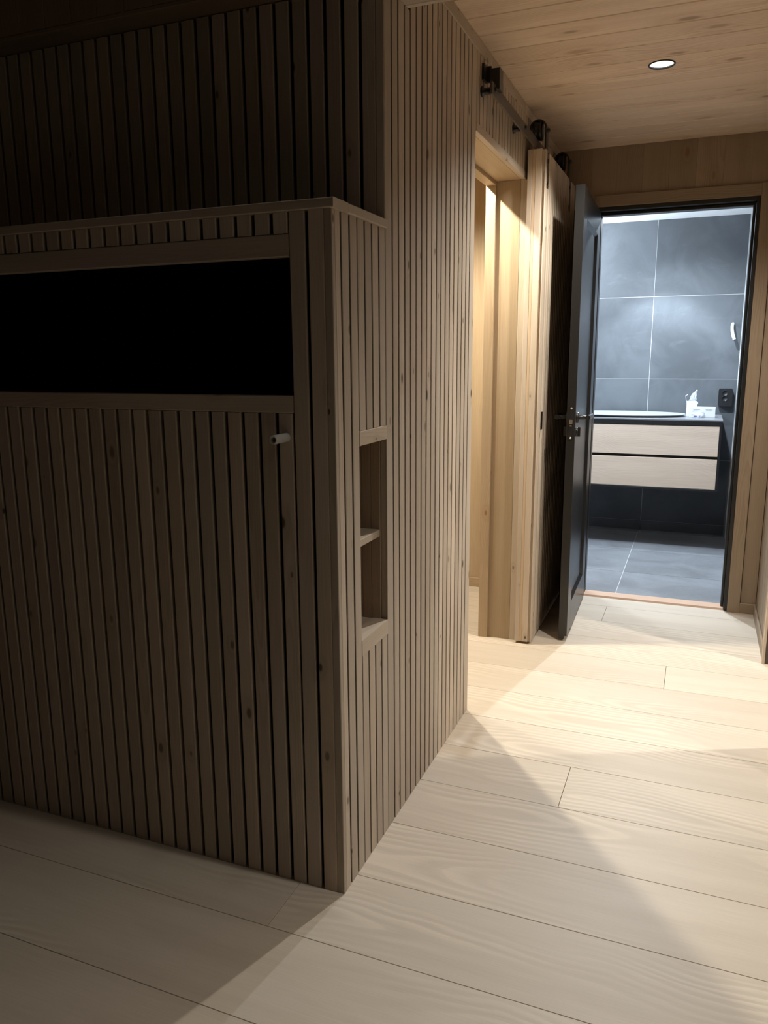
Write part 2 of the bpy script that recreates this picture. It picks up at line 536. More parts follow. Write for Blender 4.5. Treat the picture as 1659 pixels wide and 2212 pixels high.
# ------------------------------------------------------------------ corridor ceiling
DLX, DLY, DLR = 0.552, 1.657, 0.0445
ceiling = struct('ceiling', MB().box(-0.0, 3.2, 0.479, YB + 0.02, H + 0.06, H + 0.10), BACKING)
cy = 1.152 - 0.145 * 5
yy = cy
while yy < YB - 0.005:
    ya, yb = max(yy, 0.479), min(yy + 0.145, YB)
    if yb - ya > 0.01:
        bm_ = MB()
        x0, x1 = 0.0, 3.2
        c = 0.0045
        if ya < DLY < yb:
            # board with a round cut-out for the downlight
            bm = bmesh.new()
            ov = [bm.verts.new(p) for p in ((x0, ya + c, H), (x1, ya + c, H), (x1, yb - c, H), (x0, yb - c, H))]
            oe = [bm.edges.new((ov[i], ov[(i + 1) % 4])) for i in range(4)]
            cv = [bm.verts.new((DLX + DLR * math.cos(2 * math.pi * j / 32), DLY + DLR * math.sin(2 * math.pi * j / 32), H)) for j in range(32)]
            ce = [bm.edges.new((cv[i], cv[(i + 1) % 32])) for i in range(32)]
            bmesh.ops.triangle_fill(bm, edges=oe + ce, use_beauty=True)
            bm.verts.ensure_lookup_table()
            for i, v_ in enumerate(bm.verts):
                v_.index = i
            bm_.add([v_.co[:] for v_ in bm.verts], [tuple(v_.index for v_ in f_.verts) for f_ in bm.faces])
            bm.free()
        else:
            bm_.add([(x0, ya + c, H), (x1, ya + c, H), (x1, yb - c, H), (x0, yb - c, H)], [(0, 1, 2, 3)])
        # rounded edges and tongue sides
        bm_.add([(x0, ya + c, H), (x1, ya + c, H), (x1, ya + 0.0004, H + c), (x0, ya + 0.0004, H + c), (x1, ya + 0.0004, H + 0.014), (x0, ya + 0.0004, H + 0.014)],
                [(0, 1, 2, 3), (3, 2, 4, 5)])
        bm_.add([(x0, yb - c, H), (x1, yb - c, H), (x1, yb - 0.0004, H + c), (x0, yb - 0.0004, H + c), (x1, yb - 0.0004, H + 0.014), (x0, yb - 0.0004, H + 0.014)],
                [(0, 3, 2, 1), (3, 5, 4, 2)])
        put('ceiling_board', bm_, CEILW, ceiling)
    yy += 0.145

# recessed downlight
dl = thing('recessed_downlight', (DLX, DLY, H), 'small round recessed downlight with black ring in the pine ceiling', 'lamp')
put('trim_ring', MB().lathe([(0.0440, H + 0.002), (0.0475, H + 0.0005), (0.0475, H - 0.003), (0.0455, H - 0.0042), (0.0425, H - 0.0035), (0.0415, H - 0.0005), (0.0415, H + 0.003)], (DLX, DLY, 0)), IRON, dl, (DLX, DLY, H))
put('reflector', MB().lathe([(0.0420, H + 0.0005), (0.0412, H + 0.010), (0.038, H + 0.022), (0.032, H + 0.033), (0.024, H + 0.041)], (DLX, DLY, 0)), DISH, dl, (DLX, DLY, H))
put('lamp_lens', MB().lathe([(0.024, H + 0.041), (0.012, H + 0.0425), (0.0, H + 0.043)], (DLX, DLY, 0)), LENS, dl, (DLX, DLY, H))

# ------------------------------------------------------------------ lowered header across the corridor mouth
header = struct('trim_1', MB().box(-2.4, 3.2, 0.245, 0.474, 2.245, 4.8), PANEL['Z'])
bx = -2.4
hz = 2.232
while bx < 1.6:
    put('panel_board', MB().cbox(bx + 0.0005, bx + 0.089, 0.233, 0.245, hz + 0.012, 4.8, 0.002), PANEL['Z'], header)
    bx += 0.0895
put('soffit_board', MB().cbox(-2.4, 3.2, 0.233, 0.345, hz, hz + 0.012, 0.002, 'X'), PANEL['X'], header)
put('soffit_board', MB().cbox(-2.4, 3.2, 0.346, 0.459, hz, hz + 0.012, 0.002, 'X'), SLAT['X'], header)
put('edge_trim', MB().cbox(0.0, 3.2, 0.460, 0.479, hz, H + 0.03, 0.002, 'X'), SLAT['X'], header)

# ------------------------------------------------------------------ wall behind / above the box (upper left, dark)
YD = 0.310
wall_front = struct('wall_front', MB().box(-2.4, -0.012, YD + SLAT_T, YD + 0.15, 0.0, 2.9), BACKING)
put('corner_board', MB().cbox(-0.0225, -0.0005, YD, YD + SLAT_T, 1.693, hz, 0.0015), SLAT['Z'], wall_front)
xe = -0.0231
k = 0
x = xe
while x > -1.75:
    slat(wall_front, 'Y', YD, x - (0.036 if k == 0 else SLAT_W), x, 1.693, hz - 0.003)
    x -= (0.045 if k == 0 else PITCH_S + 0.0005)
    k += 1

# ------------------------------------------------------------------ corridor left wall
wl = struct('wall_left', MB().box(-0.13, -SLAT_T, YD + SLAT_T + 0.001, 1.125, 0.0, 2.9), BACKING)
put('wall_core', MB().box(-0.13, -SLAT_T, 1.125, 1.965, 2.125, 2.5), BACKING, wl)
put('wall_core', MB().box(-0.13, -SLAT_T, 1.965, YB + 0.02, 0.0, 2.5), BACKING, wl)
edges = [0.312, 0.360, 0.405, 0.452, 0.497, 0.543, 0.590, 0.635, 0.679, 0.725, 0.770, 0.815, 0.860, 0.905, 0.952, 0.997, 1.043, 1.086, 1.141]
for i, (a, b) in enumerate(zip(edges[:-1], edges[1:])):
    top = hz - 0.001 if a < 0.479 else 2.352
    g = 0.0045
    slat(wl, 'X', 0.0, a + (g if i else 0), b - (g if i < len(edges) - 2 else 0.0), 0.0, top)
y = 1.1412
while y < YB - 0.02:
    yb = min(y + 0.0462, YB)
    slat(wl, 'X', 0.0, y + 0.0042, yb - 0.0042, 2.131 if y < 1.93 else 0.0, 2.352)
    y += 0.0462
# trim under the ceiling, in three lengths
for a, b in ((0.4795, 0.925), (0.9255, 1.335), (1.3355, 1.90), (1.9005, YB)):
    put('ceiling_trim', MB().cbox(-SLAT_T, 0.003, a, b, 2.352, H - 0.0005, 0.0015, 'Y'), SLAT['Y'], wl)

# doorway through the left wall
d2 = struct('door_2', loc=(0, 1.55, 0))
YN, YF, ZH = 1.1415, 1.950, 2.102
put('head_trim', MB().cbox(-SLAT_T, 0.002, YN, YF + 0.012, ZH, 2.131, 0.0015, 'Y'), SLAT['Y'], d2)
put('head_lining', MB().cbox(-0.158, -SLAT_T - 0.0008, YN, YF + 0.012, ZH + 0.001, ZH + 0.02, 0.0012, 'Y'), JAMBW['Y'], d2)
put('jamb_edge_board', MB().cbox(-SLAT_T, 0.009, YF, YF + 0.03, 0.0, ZH - 0.0005, 0.0015), SLAT['Z'], d2)
put('jamb_lining', MB().cbox(-0.158, -SLAT_T - 0.0008, YF + 0.001, YF + 0.02, 0.0, ZH, 0.0012), JAMBW['Z'], d2)
put('jamb_lining', MB().cbox(-0.158, -SLAT_T - 0.0008, YN - 0.018, YN - 0.001, 0.0, ZH, 0.0012), JAMBW['Z'], d2)
put('inner_stop', MB().cbox(-0.172, -0.127, YF - 0.013, YF + 0.0008, 0.0, ZH - 0.016, 0.0012), JAMBW['Z'], d2)
put('inner_stop', MB().cbox(-0.172, -0.127, YN - 0.0008, YN + 0.013, 0.0, ZH - 0.016, 0.0012), JAMBW['Z'], d2)
put('head_stop', MB().cbox(-0.172, -0.127, YN, YF, ZH - 0.016, ZH + 0.0008, 0.0012, 'Y'), JAMBW['Y'], d2)

# side room seen through the doorway
sr = struct('wall_side_room', MB().box(-2.4, -0.16, YB - 0.012, YB + 0.05, 0.0, 2.46), BACKING)
bx = -2.4 + 0.005
while bx < -0.17:
    put('panel_board', MB().cbox(bx + 0.0004, min(bx + 0.1196, -0.135), YB - 0.026, YB - 0.013, 0.0, 2.43, 0.002), JAMBW['Z'], sr)
    bx += 0.12
struct('baseboard_side_room', MB().cbox(-2.4, -0.135, YB - 0.037, YB - 0.0265, 0.0, 0.055, 0.002, 'X'), JAMBW['X'])
struct('wall_side_room_left', MB().box(-2.42, -2.36, 0.46, YB - 0.03, 0.0, 2.43), JAMBW['Z'])
struct('wall_side_room_front', MB().box(-2.36, -0.14, 0.461, 0.50, 0.0, 2.43), JAMBW['Z'])
put('panel_board', MB().box(-0.158, -0.131, 0.50, YN - 0.019, 0.0, 2.43), JAMBW['Z'], sr)
put('panel_board', MB().box(-0.158, -0.131, YF + 0.021, YB - 0.0375, 0.06, 2.43), JAMBW['Z'], sr)
put('panel_board', MB().box(-0.158, -0.131, YN - 0.019, YF + 0.021, ZH + 0.021, 2.43), JAMBW['Z'], sr)
struct('ceiling_side_room', MB().box(-2.4, -0.13, 0.46, YB, 2.431, 2.47), CEILW)

# ------------------------------------------------------------------ back wall with the bathroom doorway
XL, XR, ZD = 0.190, 0.973, 2.104
wb = struct('wall_back', MB().box(-0.02, 0.15, YB + 0.012, YB + 0.10, 0.0, 2.5), BACKING)
put('wall_core', MB().box(XR, 3.2, YB + 0.012, YB + 0.10, 0.0, 2.5), BACKING, wb)
put('wall_core', MB().box(0.15, XR, YB + 0.012, YB + 0.10, ZD, 2.5), BACKING, wb)
seams = [0.0, 0.040, 0.166, 0.292, 0.418, 0.544, 0.670, 0.796, 0.922, 1.0335, 1.1115]
for a, b in zip(seams[:-1], seams[1:]):
    z0 = 0.0 if (a >= 1.03 or b < 0.14) else ZD + 0.0
    put('panel_board', MB().cbox(a + (0.0002 if a < 1.0 else 0.0014), b - (0.0002 if a < 1.0 else 0.0014), YB, YB + 0.012, z0, H + 0.004, 0.0004 if a < 1.0 else 0.001), PANEL['Z'], wb)
struct('baseboard_back', MB().cbox(1.0335, 1.1015, YB - 0.011, YB - 0.0002, 0.0, 0.055, 0.0025, 'X'), PANEL['X'])

# bathroom door frame and casing
d1 = struct('door_1', loc=((XL + XR) / 2, YB, 0))
CY0, CY1 = YB - 0.012, YB - 0.0003
put('casing', MB().cbox(XR, XR + 0.0605, CY0, CY1, 0.0, ZD + 0.0575, 0.002), PANEL['Z'], d1)
put('casing', MB().cbox(XL - 0.0605, XL, CY0, CY1, 0.0, ZD + 0.0575, 0.002), PANEL['Z'], d1)
put('casing', MB().cbox(XL + 0.0003, XR - 0.0003, CY0, CY1, ZD, ZD + 0.0575, 0.002, 'X'), PANEL['X'], d1)
# black frame: outer face, then a deeper stop
for s, xo in ((-1, XR), (1, XL)):
    xa, xb = sorted((xo + s * 0.0003, xo + s * 0.018))
    put('frame_jamb', MB().cbox(xa, xb, YB - 0.006, YB + 0.10, 0.012, ZD - 0.0005, 0.001), FRAMEB, d1)
    xa, xb = sorted((xo + s * 0.0182, xo + s * 0.031))
    put('door_stop', MB().cbox(xa, xb, YB + 0.040, YB + 0.10, 0.012, ZD - 0.0365, 0.002), FRAMEB, d1)
put('frame_head', MB().cbox(XL + 0.0185, XR - 0.0185, YB - 0.006, YB + 0.10, ZD - 0.020, ZD - 0.0005, 0.001, 'X'), FRAMEB, d1)
put('door_stop', MB().cbox(XL + 0.0185, XR - 0.0185, YB + 0.040, YB + 0.10, ZD - 0.036, ZD - 0.0205, 0.002, 'X'), FRAMEB, d1)
put('threshold', MB().prism([(YB + 0.008, 0.0), (YB + 0.014, 0.010), (YB + 0.080, 0.012), (YB + 0.098, 0.010), (YB + 0.098, -0.04), (YB + 0.008, -0.012)], 'X', XL + 0.0185, XR - 0.0185), THRESH, d1)

# ------------------------------------------------------------------ right wall stub and the room to the right
wr = struct('wall_right', MB().box(1.124, 1.26, 2.068, YB + 0.012, 0.0, 2.5), BACKING)
ys = [2.056, 2.172, 2.292, 2.412, 2.532, 2.652, YB]
for a, b in zip(ys[:-1], ys[1:]):
    put('panel_board', MB().cbox(1.1118, 1.124, a + 0.0006, b - 0.0006, 0.0, H - 0.0005, 0.0025), PANEL['Z'], wr)
put('corner_trim', MB().cbox(1.0975, 1.1095, 2.050, 2.0665, 0.0, H - 0.0005, 0.0015), SLAT['Z'], wr)
put('end_panel', MB().cbox(1.110, 1.26, 2.0565, 2.068, 0.0, H - 0.0005, 0.001), SHROUD, wr)
struct('baseboard_right', MB().cbox(1.1005, 1.1116, 2.067, YB - 0.0002, 0.0, 0.055, 0.0025, 'Y'), PANEL['Y'])
struct('wall_right_near', MB().box(1.105, 1.24, 1.00, 1.245, 0.0, 2.392), SLAT['Z'])
struct('wall_right_header', MB().box(1.1115, 1.24, 1.2455, 2.0495, 2.10, 2.392), PANEL['Z'])
struct('wall_right_room_back', MB().box(1.2605, 3.2, 2.60, 2.66, 0.0, 2.392), PANEL['Z'])
struct('wall_right_room_side', MB().box(3.14, 3.2, 0.23, 2.60, 0.0, 2.392), PANEL['Z'])
struct('wall_right_room_front', MB().box(1.2405, 3.139, 1.00, 1.06, 0.0, 2.392), PANEL['Z'])

# ------------------------------------------------------------------ main room shell (behind the camera)
struct('wall_main_left', MB().box(-2.46, -2.4, -3.4, 0.23, 0.0, 4.8), SHROUD)
struct('wall_main_right', MB().box(3.2, 3.26, -3.4, 0.23, 0.0, 4.8), SHROUD)
struct('wall_main_rear', MB().box(-2.46, 3.26, -3.46, -3.4, 0.0, 4.8), SHROUD)
struct('ceiling_main_room', MB().box(-2.46, 3.26, -3.46, 0.23, 4.801, 4.85), CEILW)

# ------------------------------------------------------------------ the slatted half-height box
ZC = 1.693
XB = -1.80
bxo = thing('slatted_cabinet', (-0.9, 0.15, 0), 'half-height built-in box clad in vertical grey-brown slats with a long recess coloured black for its shade', 'built-in cabinet')
NX1, NZ0, NZ1 = -0.1075, 1.270, 1.577          # long recess in the front
MX0, MX1, MZ0, MZ1 = 0.1335, 0.312, 0.640, 1.142  # slim niche in the side (y range, z range)
# carcass pieces (dark backing behind the slats)
T = SLAT_T
cm = MB()
cm.box(XB, -T, T, T + 0.012, 0.0, NZ0 - 0.004)
cm.box(XB, -T, T, T + 0.012, NZ1 + 0.004, ZC - 0.022)
cm.box(NX1 + 0.004, -T, T, T + 0.012, NZ0 - 0.004, NZ1 + 0.004)
cm.box(-T - 0.012, -T, T + 0.0125, 0.1300, 0.0, ZC - 0.022)
cm.box(-T - 0.012, -T, 0.1300, YD + T, 0.0, MZ0 - 0.022)
cm.box(-T - 0.012, -T, 0.1300, YD + T, MZ1 + 0.002, ZC - 0.022)
put('carcass', cm, BACKING, bxo)
# cap board: front length in two pieces, return at the side, and a plain top
put('cap_board', MB().cbox(-0.352, 0.008, -0.008, 0.0705, ZC - 0.021, ZC, 0.002, 'X'), SLAT['X'], bxo)
put('cap_board', MB().cbox(XB, -0.3524, -0.008, 0.0705, ZC - 0.021, ZC - 0.0004, 0.002, 'X'), SLAT['X'], bxo)
put('cap_board', MB().cbox(-0.060, 0.008, 0.071, YD - 0.0005, ZC - 0.021, ZC, 0.002, 'Y'), SLAT['Y'], bxo)
put('top_panel', MB().box(XB, -0.0605, 0.071, YD - 0.0005, ZC - 0.021, ZC - 0.001), SHROUD, bxo)
ZS = ZC - 0.0215
# front: corner boards and full-height stile
put('corner_board', MB().cbox(-0.0195, 0.0, 0.0, 0.0155, 0.0, ZS, 0.0015), SLAT['Z'], bxo)
slat(bxo, 'Y', 0.0, -0.0585, -0.0200, 0.0, ZS, name='slat')
slat(bxo, 'Y', 0.0, -0.1060, -0.0665, 0.0, ZS, name='stile')
# below and above the long recess
gaps = [-0.1065, -0.1525, -0.1995, -0.2455, -0.292, -0.338, -0.3855, -0.4315, -0.480, -0.526, -0.573, -0.620, -0.667, -0.7145, -0.7605, -0.8085, -0.855, -0.901, -0.948, -0.9945]
while gaps[-1] > XB + 0.06:
    gaps.append(gaps[-1] - 0.0468)
for a, b in zip(gaps[:-1], gaps[1:]):
    slat(bxo, 'Y', 0.0, b + 0.0045, a - 0.0045, 0.0, 1.229)
    slat(bxo, 'Y', 0.0, b + 0.0065, a - 0.0025, 1.6265, ZS)
# recess frame and lining
put('recess_trim', MB().cbox(XB, NX1, -0.001, T + 0.002, 1.230, NZ0, 0.002, 'X'), SLAT['X'], bxo)
put('recess_trim', MB().cbox(XB, NX1, -0.001, T + 0.002, NZ1, 1.6255, 0.002, 'X'), SLAT['X'], bxo)
rm = MB()
rm.box(XB, NX1, T + 0.013, 0.297, NZ0 - 0.012, NZ0 - 0.001)
rm.box(XB, NX1, T + 0.013, 0.297, NZ1 + 0.001, NZ1 + 0.012)
rm.box(NX1 + 0.0005, NX1 + 0.010, T + 0.013, 0.297, NZ0 - 0.012, NZ1 + 0.012)
rm.box(XB, NX1 + 0.010, 0.2975, 0.305, NZ0 - 0.012, NZ1 + 0.012)
put('recess_lining', rm, VOID, bxo)
# side face: slats round the slim niche
slat(bxo, 'X', 0.0, 0.0160, 0.0415, 0.0, ZS, name='slat')
slat(bxo, 'X', 0.0, 0.0500, 0.0870, 0.0, ZS)
slat(bxo, 'X', 0.0, 0.0960, 0.1325, 0.0, ZS)
yy = 0.1375
for i in range(4):
    slat(bxo, 'X', 0.0, yy, yy + 0.0365, 1.1795, ZS)
    slat(bxo, 'X', 0.0, yy, yy + 0.0365, 0.0, 0.5985)
    yy += 0.0445
slat(bxo, 'X', 0.0, 0.3125 - 0.0005, 0.3115 + 0.0008, 0.0, 0.01) if False else None
put('niche_trim', MB().cbox(-T, 0.001, 0.1332, 0.3115, MZ1 + 0.0005, 1.1788, 0.0015, 'Y'), SLAT['Y'], bxo)
put('niche_sill', MB().prism([(-0.048, MZ0), (-0.018, MZ0 + 0.001), (0.001, MZ0 + 0.001), (0.001, 0.5995), (-T, 0.5995), (-0.048, MZ0 - 0.016)], 'Y', 0.1332, 0.3115), SLAT['Y'], bxo)
nm = MB()
for a, b in ((-0.0482, -0.0202), (-0.0750, -0.0484), (-0.118, -0.0752)):
    nm.cbox(a, b, 0.3118, 0.3235, MZ0, MZ1, 0.0015)
    nm.cbox(a, b, 0.1205, 0.1320, MZ0, MZ1, 0.0015)
put('niche_lining', nm, PANEL['Z'], bxo)  # darker wood than the slats, standing in for the niche's shade
put('niche_back', MB().box(-0.130, -0.1185, 0.1205, 0.3235, MZ0 - 0.016, MZ1), PANEL['Z'], bxo)
put('niche_floor', MB().box(-0.118, -0.0483, 0.1322, 0.3116, MZ0 - 0.016, MZ0 - 0.0005), SLAT['Y'], bxo)
put('niche_top', MB().box(-0.118, -T - 0.001, 0.1322, 0.3116, MZ1 + 0.0005, MZ1 + 0.012), SLAT['Y'], bxo)
put('shelf', MB().cbox(-0.1183, -0.022, 0.1325, 0.3113, 0.876, 0.8955, 0.0012, 'Y'), SLAT['Y'], bxo)

# grey conduit stub
pc = thing('conduit_stub', (-0.126, 0.0, 1.174), 'short grey plastic conduit stub poking out of a front slat', 'pipe')
put('tube', MB().lathe([(0.0105, 0.0), (0.0105, -0.063), (0.0095, -0.065), (0.0070, -0.065), (0.0070, -0.035)], (-0.126, -0.0005, 1.174), 'Y', 20), PVC, pc, (-0.126, 0, 1.174))
put('bore_shade', MB().lathe([(0.0070, -0.036), (0.0, -0.036)], (-0.126, -0.0005, 1.174), 'Y', 20), DARK, pc, (-0.126, 0, 1.174))  # dark disc stands in for the shade inside the tube

# ------------------------------------------------------------------ sliding door track
rail = thing('door_track', (0.02, 1.9, 2.24), 'dark flat steel track of the sliding door on wall standoffs', 'door track')
RZ0, RZ1, RX0, RX1 = 2.218, 2.258, 0.040, 0.048
put('track_bar', MB().cbox(RX0, RX1, 1.165, 2.765, RZ0, RZ1, 0.001, 'Y'), RAILM, rail)
for yy in (1.205, 1.690, 2.18, 2.70):
    put('standoff', MB().lathe([(0.0, 0.0), (0.017, 0.0), (0.017, 0.006), (0.011, 0.010), (0.011, RX0 - 0.0012), (0.0, RX0 - 0.0012)], (0.0006, yy, 2.240), 'X', 18), IRON, rail)
    put('bolt_head', MB().lathe([(0.009, 0.0), (0.009, 0.005), (0.006, 0.007), (0.0, 0.007)], (RX1 + 0.0002, yy, 2.240), 'X', 12), IRON, rail)
st = put('end_stop', MB().cbox(0.026, 0.060, 1.215, 1.265, RZ1 + 0.0005, 2.312, 0.002).box(0.026, RX0 - 0.0005, 1.215, 1.265, 2.246, RZ1 + 0.0005).box(RX1 + 0.0005, 0.060, 1.215, 1.265, 2.246, RZ1 + 0.0005), IRON, rail)
put('stop_plate', MB().cbox(0.002, 0.0245, 1.238, 1.250, 2.278, 2.328, 0.001).box(0.002, 0.010, 1.200, 1.2375, 2.278, 2.328), IRON, rail)

# ------------------------------------------------------------------ sliding slatted door
LY0, LY1, LZ0, LZ1 = 1.915, 2.748, 0.012, 2.212
sd = thing('sliding_door', (0.055, 2.33, 0.0), 'slatted timber sliding door hanging open beside the left doorway', 'door')
put('door_panel', MB().cbox(0.0145, 0.0345, LY0, LY1, LZ0, LZ1, 0.001), SLAT['Z'], sd)
put('core_board', MB().cbox(0.0348, 0.0478, LY0 + 0.001, LY1, LZ0, LZ1 - 0.0005, 0.001), RAW, sd)
put('door_panel', MB().cbox(0.0481, 0.0755, LY0, LY1, LZ0, LZ1, 0.001), SLAT['Z'], sd)
yy = LY0
k = 0
while yy < LY1 - 0.01:
    yb = min(yy + 0.0375, LY1)
    ztop = LZ1 - 0.003
    if k in (1, 14):
        ztop = 2.060
    w_, h_ = round(yb - yy, 4), round(ztop - LZ0, 4)
    shared('slat', ('D', w_, h_), lambda w_=w_, h_=h_: slat_v('X', w_, h_, 0.0145, 0.002), SLAT['Z'], sd, (0.0905, (yy + yb) / 2, (ztop + LZ0) / 2))
    yy += 0.0462
    k += 1
for yc in (1.980, 2.5806):
    hg = MB()
    # inverted-U strap over the wheel
    xo, xi, zt, w = 0.0792, 0.0135, 2.306, 0.024
    path = []
    n = 12
    cx, rr = (xo + xi) / 2, (xo - xi) / 2
    path.append((xo, 2.066))
    for j in range(n + 1):
        t = math.pi * j / n
        path.append((cx + rr * math.cos(t), zt + 0.92 * rr * math.sin(t)))
    path.append((xi, 2.264))
    vs_, fs_ = [], []
    for i, p in enumerate(path):
        q0, q1 = path[max(i - 1, 0)], path[min(i + 1, len(path) - 1)]
        dx, dz = q1[0] - q0[0], q1[1] - q0[1]
        L = math.hypot(dx, dz)
        nx, nz = dz / L * 0.003, -dx / L * 0.003
        for sy in (-w, w):
            vs_ += [(p[0] - nx, yc + sy, p[1] - nz), (p[0] + nx, yc + sy, p[1] + nz)]
    for i in range(len(path) - 1):
        a = i * 4
        b = a + 4
        fs_ += [(a, b, b + 1, a + 1), (a + 2, a + 3, b + 3, b + 2), (a, a + 2, b + 2, b), (a + 1, b + 1, b + 3, a + 3)]
    e = (len(path) - 1) * 4
    fs_ += [(0, 1, 3, 2), (e, e + 2, e + 3, e + 1)]
    hg.add(vs_, fs_)
    h = put('hanger', hg, IRON, sd)
    put('wheel', MB().lathe([(0.0, -0.017), (0.037, -0.017), (0.0415, -0.014), (0.0385, -0.006), (0.0385, 0.006), (0.0415, 0.014), (0.037, 0.017), (0.0, 0.017)], (0.044, yc, RZ1 + 0.0390), 'X', 28), IRON, h)
    put('axle_bolt', MB().lathe([(0.008, 0.0), (0.008, 0.009), (0.005, 0.012), (0.0, 0.012)], (xo + 0.0028, yc, RZ1 + 0.039), 'X', 12), IRON, h)
    for zz in (2.175, 2.085):
        put('bolt_head', MB().lathe([(0.010, 0.0), (0.010, 0.005), (0.006, 0.0085), (0.0, 0.0085)], (xo + 0.0028, yc, zz), 'X', 12), IRON, h)
put('edge_pull', MB().cbox(0.0908, 0.0945, LY0 + 0.075, LY0 + 0.105, 1.02, 1.10, 0.001), IRON, sd)

# ------------------------------------------------------------------ black bathroom door leaf, open
HX, HY = 0.224, 2.765
leaf = thing('bathroom_door_leaf', (HX, HY, 0.0), 'black panelled door leaf standing open beside the bathroom doorway', 'door')
LW, LT, LB, LTOP = 0.745, 0.040, 0.012, 2.076
# modelled with the hinge edge at local origin: length along -Y, right face at x=0, then rotated a touch
leaf.rotation_euler = (0, 0, math.radians(1.55))


def lput(name, mb, mat, parent=leaf, at=None):
    """shapes in leaf space"""
    vs_ = mb.v
    if at is None:
        at = Vector([(min(p[i] for p in vs_) + max(p[i] for p in vs_)) / 2 for i in range(3)])
    at = Vector(at)
    mb.v = [tuple(Vector(p) - at) for p in vs_]
    o = bpy.data.objects.new(name, mb.mesh(name, mat))
    pl = Vector((0, 0, 0))
    q = parent
    while q is not leaf:
        pl += q.location
        q = q.parent
    o.location = at - pl
    return link(o, parent)


P0, P1, PZ0, PZ1 = -LW + 0.125, -0.125, 0.165, LTOP - 0.125   # panel field
sb = 0.0015
lput('stile', MB().cbox(-LT, 0, -LW, P0, LB + 0.014, LTOP, sb).box(-LT, -0.012, -LW + 0.001, P0, LB, LB + 0.014), BLACKP)
lput('stile', MB().cbox(-LT, 0, P1, 0, LB, LTOP, sb), BLACKP)
lput('rail', MB().cbox(-LT, 0, P0 + 0.0002, P1 - 0.0002, PZ1, LTOP, sb, 'Y'), BLACKP)
lput('rail', MB().cbox(-LT, 0, P0 + 0.0002, P1 - 0.0002, LB, PZ0, sb, 'Y'), BLACKP)
lput('door_panel', MB().box(-LT + 0.013, -0.013, P0 - 0.0, P1 + 0.0, PZ0, PZ1), BLACKP)
for sx in (0, 1):
    xa = -0.0002 if sx == 0 else -LT + 0.0002
    xb = -0.013 if sx == 0 else -LT + 0.013
    mm = MB()
    w_ = 0.016
    mm.add([(xa, P0, PZ0), (xa, P1, PZ0), (xa, P1, PZ1), (xa, P0, PZ1), (xb, P0 + w_, PZ0 + w_), (xb, P1 - w_, PZ0 + w_), (xb, P1 - w_, PZ1 - w_), (xb, P0 + w_, PZ1 - w_)],
           [(i, (i + 1) % 4, 4 + (i + 1) % 4, 4 + i) for i in range(4)])
    lput('panel_moulding', mm, BLACKP)
# lock forend on the front edge
LY = -LW
pf = []
for j in range(13):
    t = math.pi * j / 12
    pf.append((-0.020 + 0.0095 * math.cos(t), 1.118 + 0.0095 * math.sin(t)))
for j in range(13):
    t = math.pi + math.pi * j / 12
    pf.append((-0.020 + 0.0095 * math.cos(t), 0.982 + 0.0095 * math.sin(t)))
lock = lput('lock_plate', MB().prism(pf, 'Y', LY - 0.002, LY + 0.004), SOCK)
lput('latch', MB().box(-0.027, -0.012, LY - 0.010, LY - 0.0022, 1.046, 1.066), BRASSY, lock)
lput('dead_bolt', MB().box(-0.025, -0.015, LY - 0.004, LY - 0.0022, 1.034, 1.041), BRASSY, lock)
for zz in (1.117, 0.983):
    lput('screw', MB().lathe([(0.0048, -0.0022), (0.0042, -0.0042), (0.0, -0.0046)], (-0.020, LY, zz), 'Y', 12), BRASSY, lock)
# lever handles on both faces
for s in (1, -1):
    x0 = 0.0 if s > 0 else -LT
    yh = LY + 0.055
    hd = lput('door_handle', MB().lathe([(0.024, 0.0005), (0.024, 0.006), (0.021, 0.008), (0.0105, 0.009), (0.0100, 0.050)], (x0, yh, 1.073), 'X', 20) if s > 0 else
              MB().lathe([(0.024, -0.0005), (0.024, -0.006), (0.021, -0.008), (0.0105, -0.009), (0.0100, -0.050)], (x0, yh, 1.073), 'X', 20), IRON)
    lput('lever', MB().tube([(x0 + s * 0.050, yh - 0.014, 1.073), (x0 + s * 0.052, yh + 0.02, 1.073), (x0 + s * 0.054, yh + 0.07, 1.073), (x0 + s * 0.054, yh + 0.120, 1.073)], [0.0115, 0.0115, 0.011, 0.011], 14), IRON, hd)
    lput('turn_piece', MB().cbox(min(x0 + s * 0.0005, x0 + s * 0.018), max(x0 + s * 0.0005, x0 + s * 0.018), yh - 0.006, yh + 0.006, 0.985, 1.028, 0.002), IRON, hd)
    lput('keyhole_rose', MB().lathe([(0.022, s * 0.0005), (0.022, s * 0.006), (0.018, s * 0.008), (0.0, s * 0.008)], (x0, yh, 1.006), 'X', 20), IRON, hd)
for zz in (0.30, 1.80):
    lput('hinge', MB().tube([(-0.004, 0.0065, zz), (-0.004, 0.0065, zz + 0.09)], 0.006, 12), IRON)

# ------------------------------------------------------------------ bathroom
Y3, BX0, BX1, BH = 4.620, -1.20, 1.010, 2.303
bf = struct('floor_bathroom', MB().box(BX0 - 0.02, BX1 + 0.02, YB + 0.10, Y3 + 0.03, -0.05, -0.0015), GROUT)


def tile_piece(parent, x0, x1, y0, y1, z0, z1, mat, name='tile'):
    put(name, MB().box(x0, x1, y0, y1, z0, z1), mat, parent)


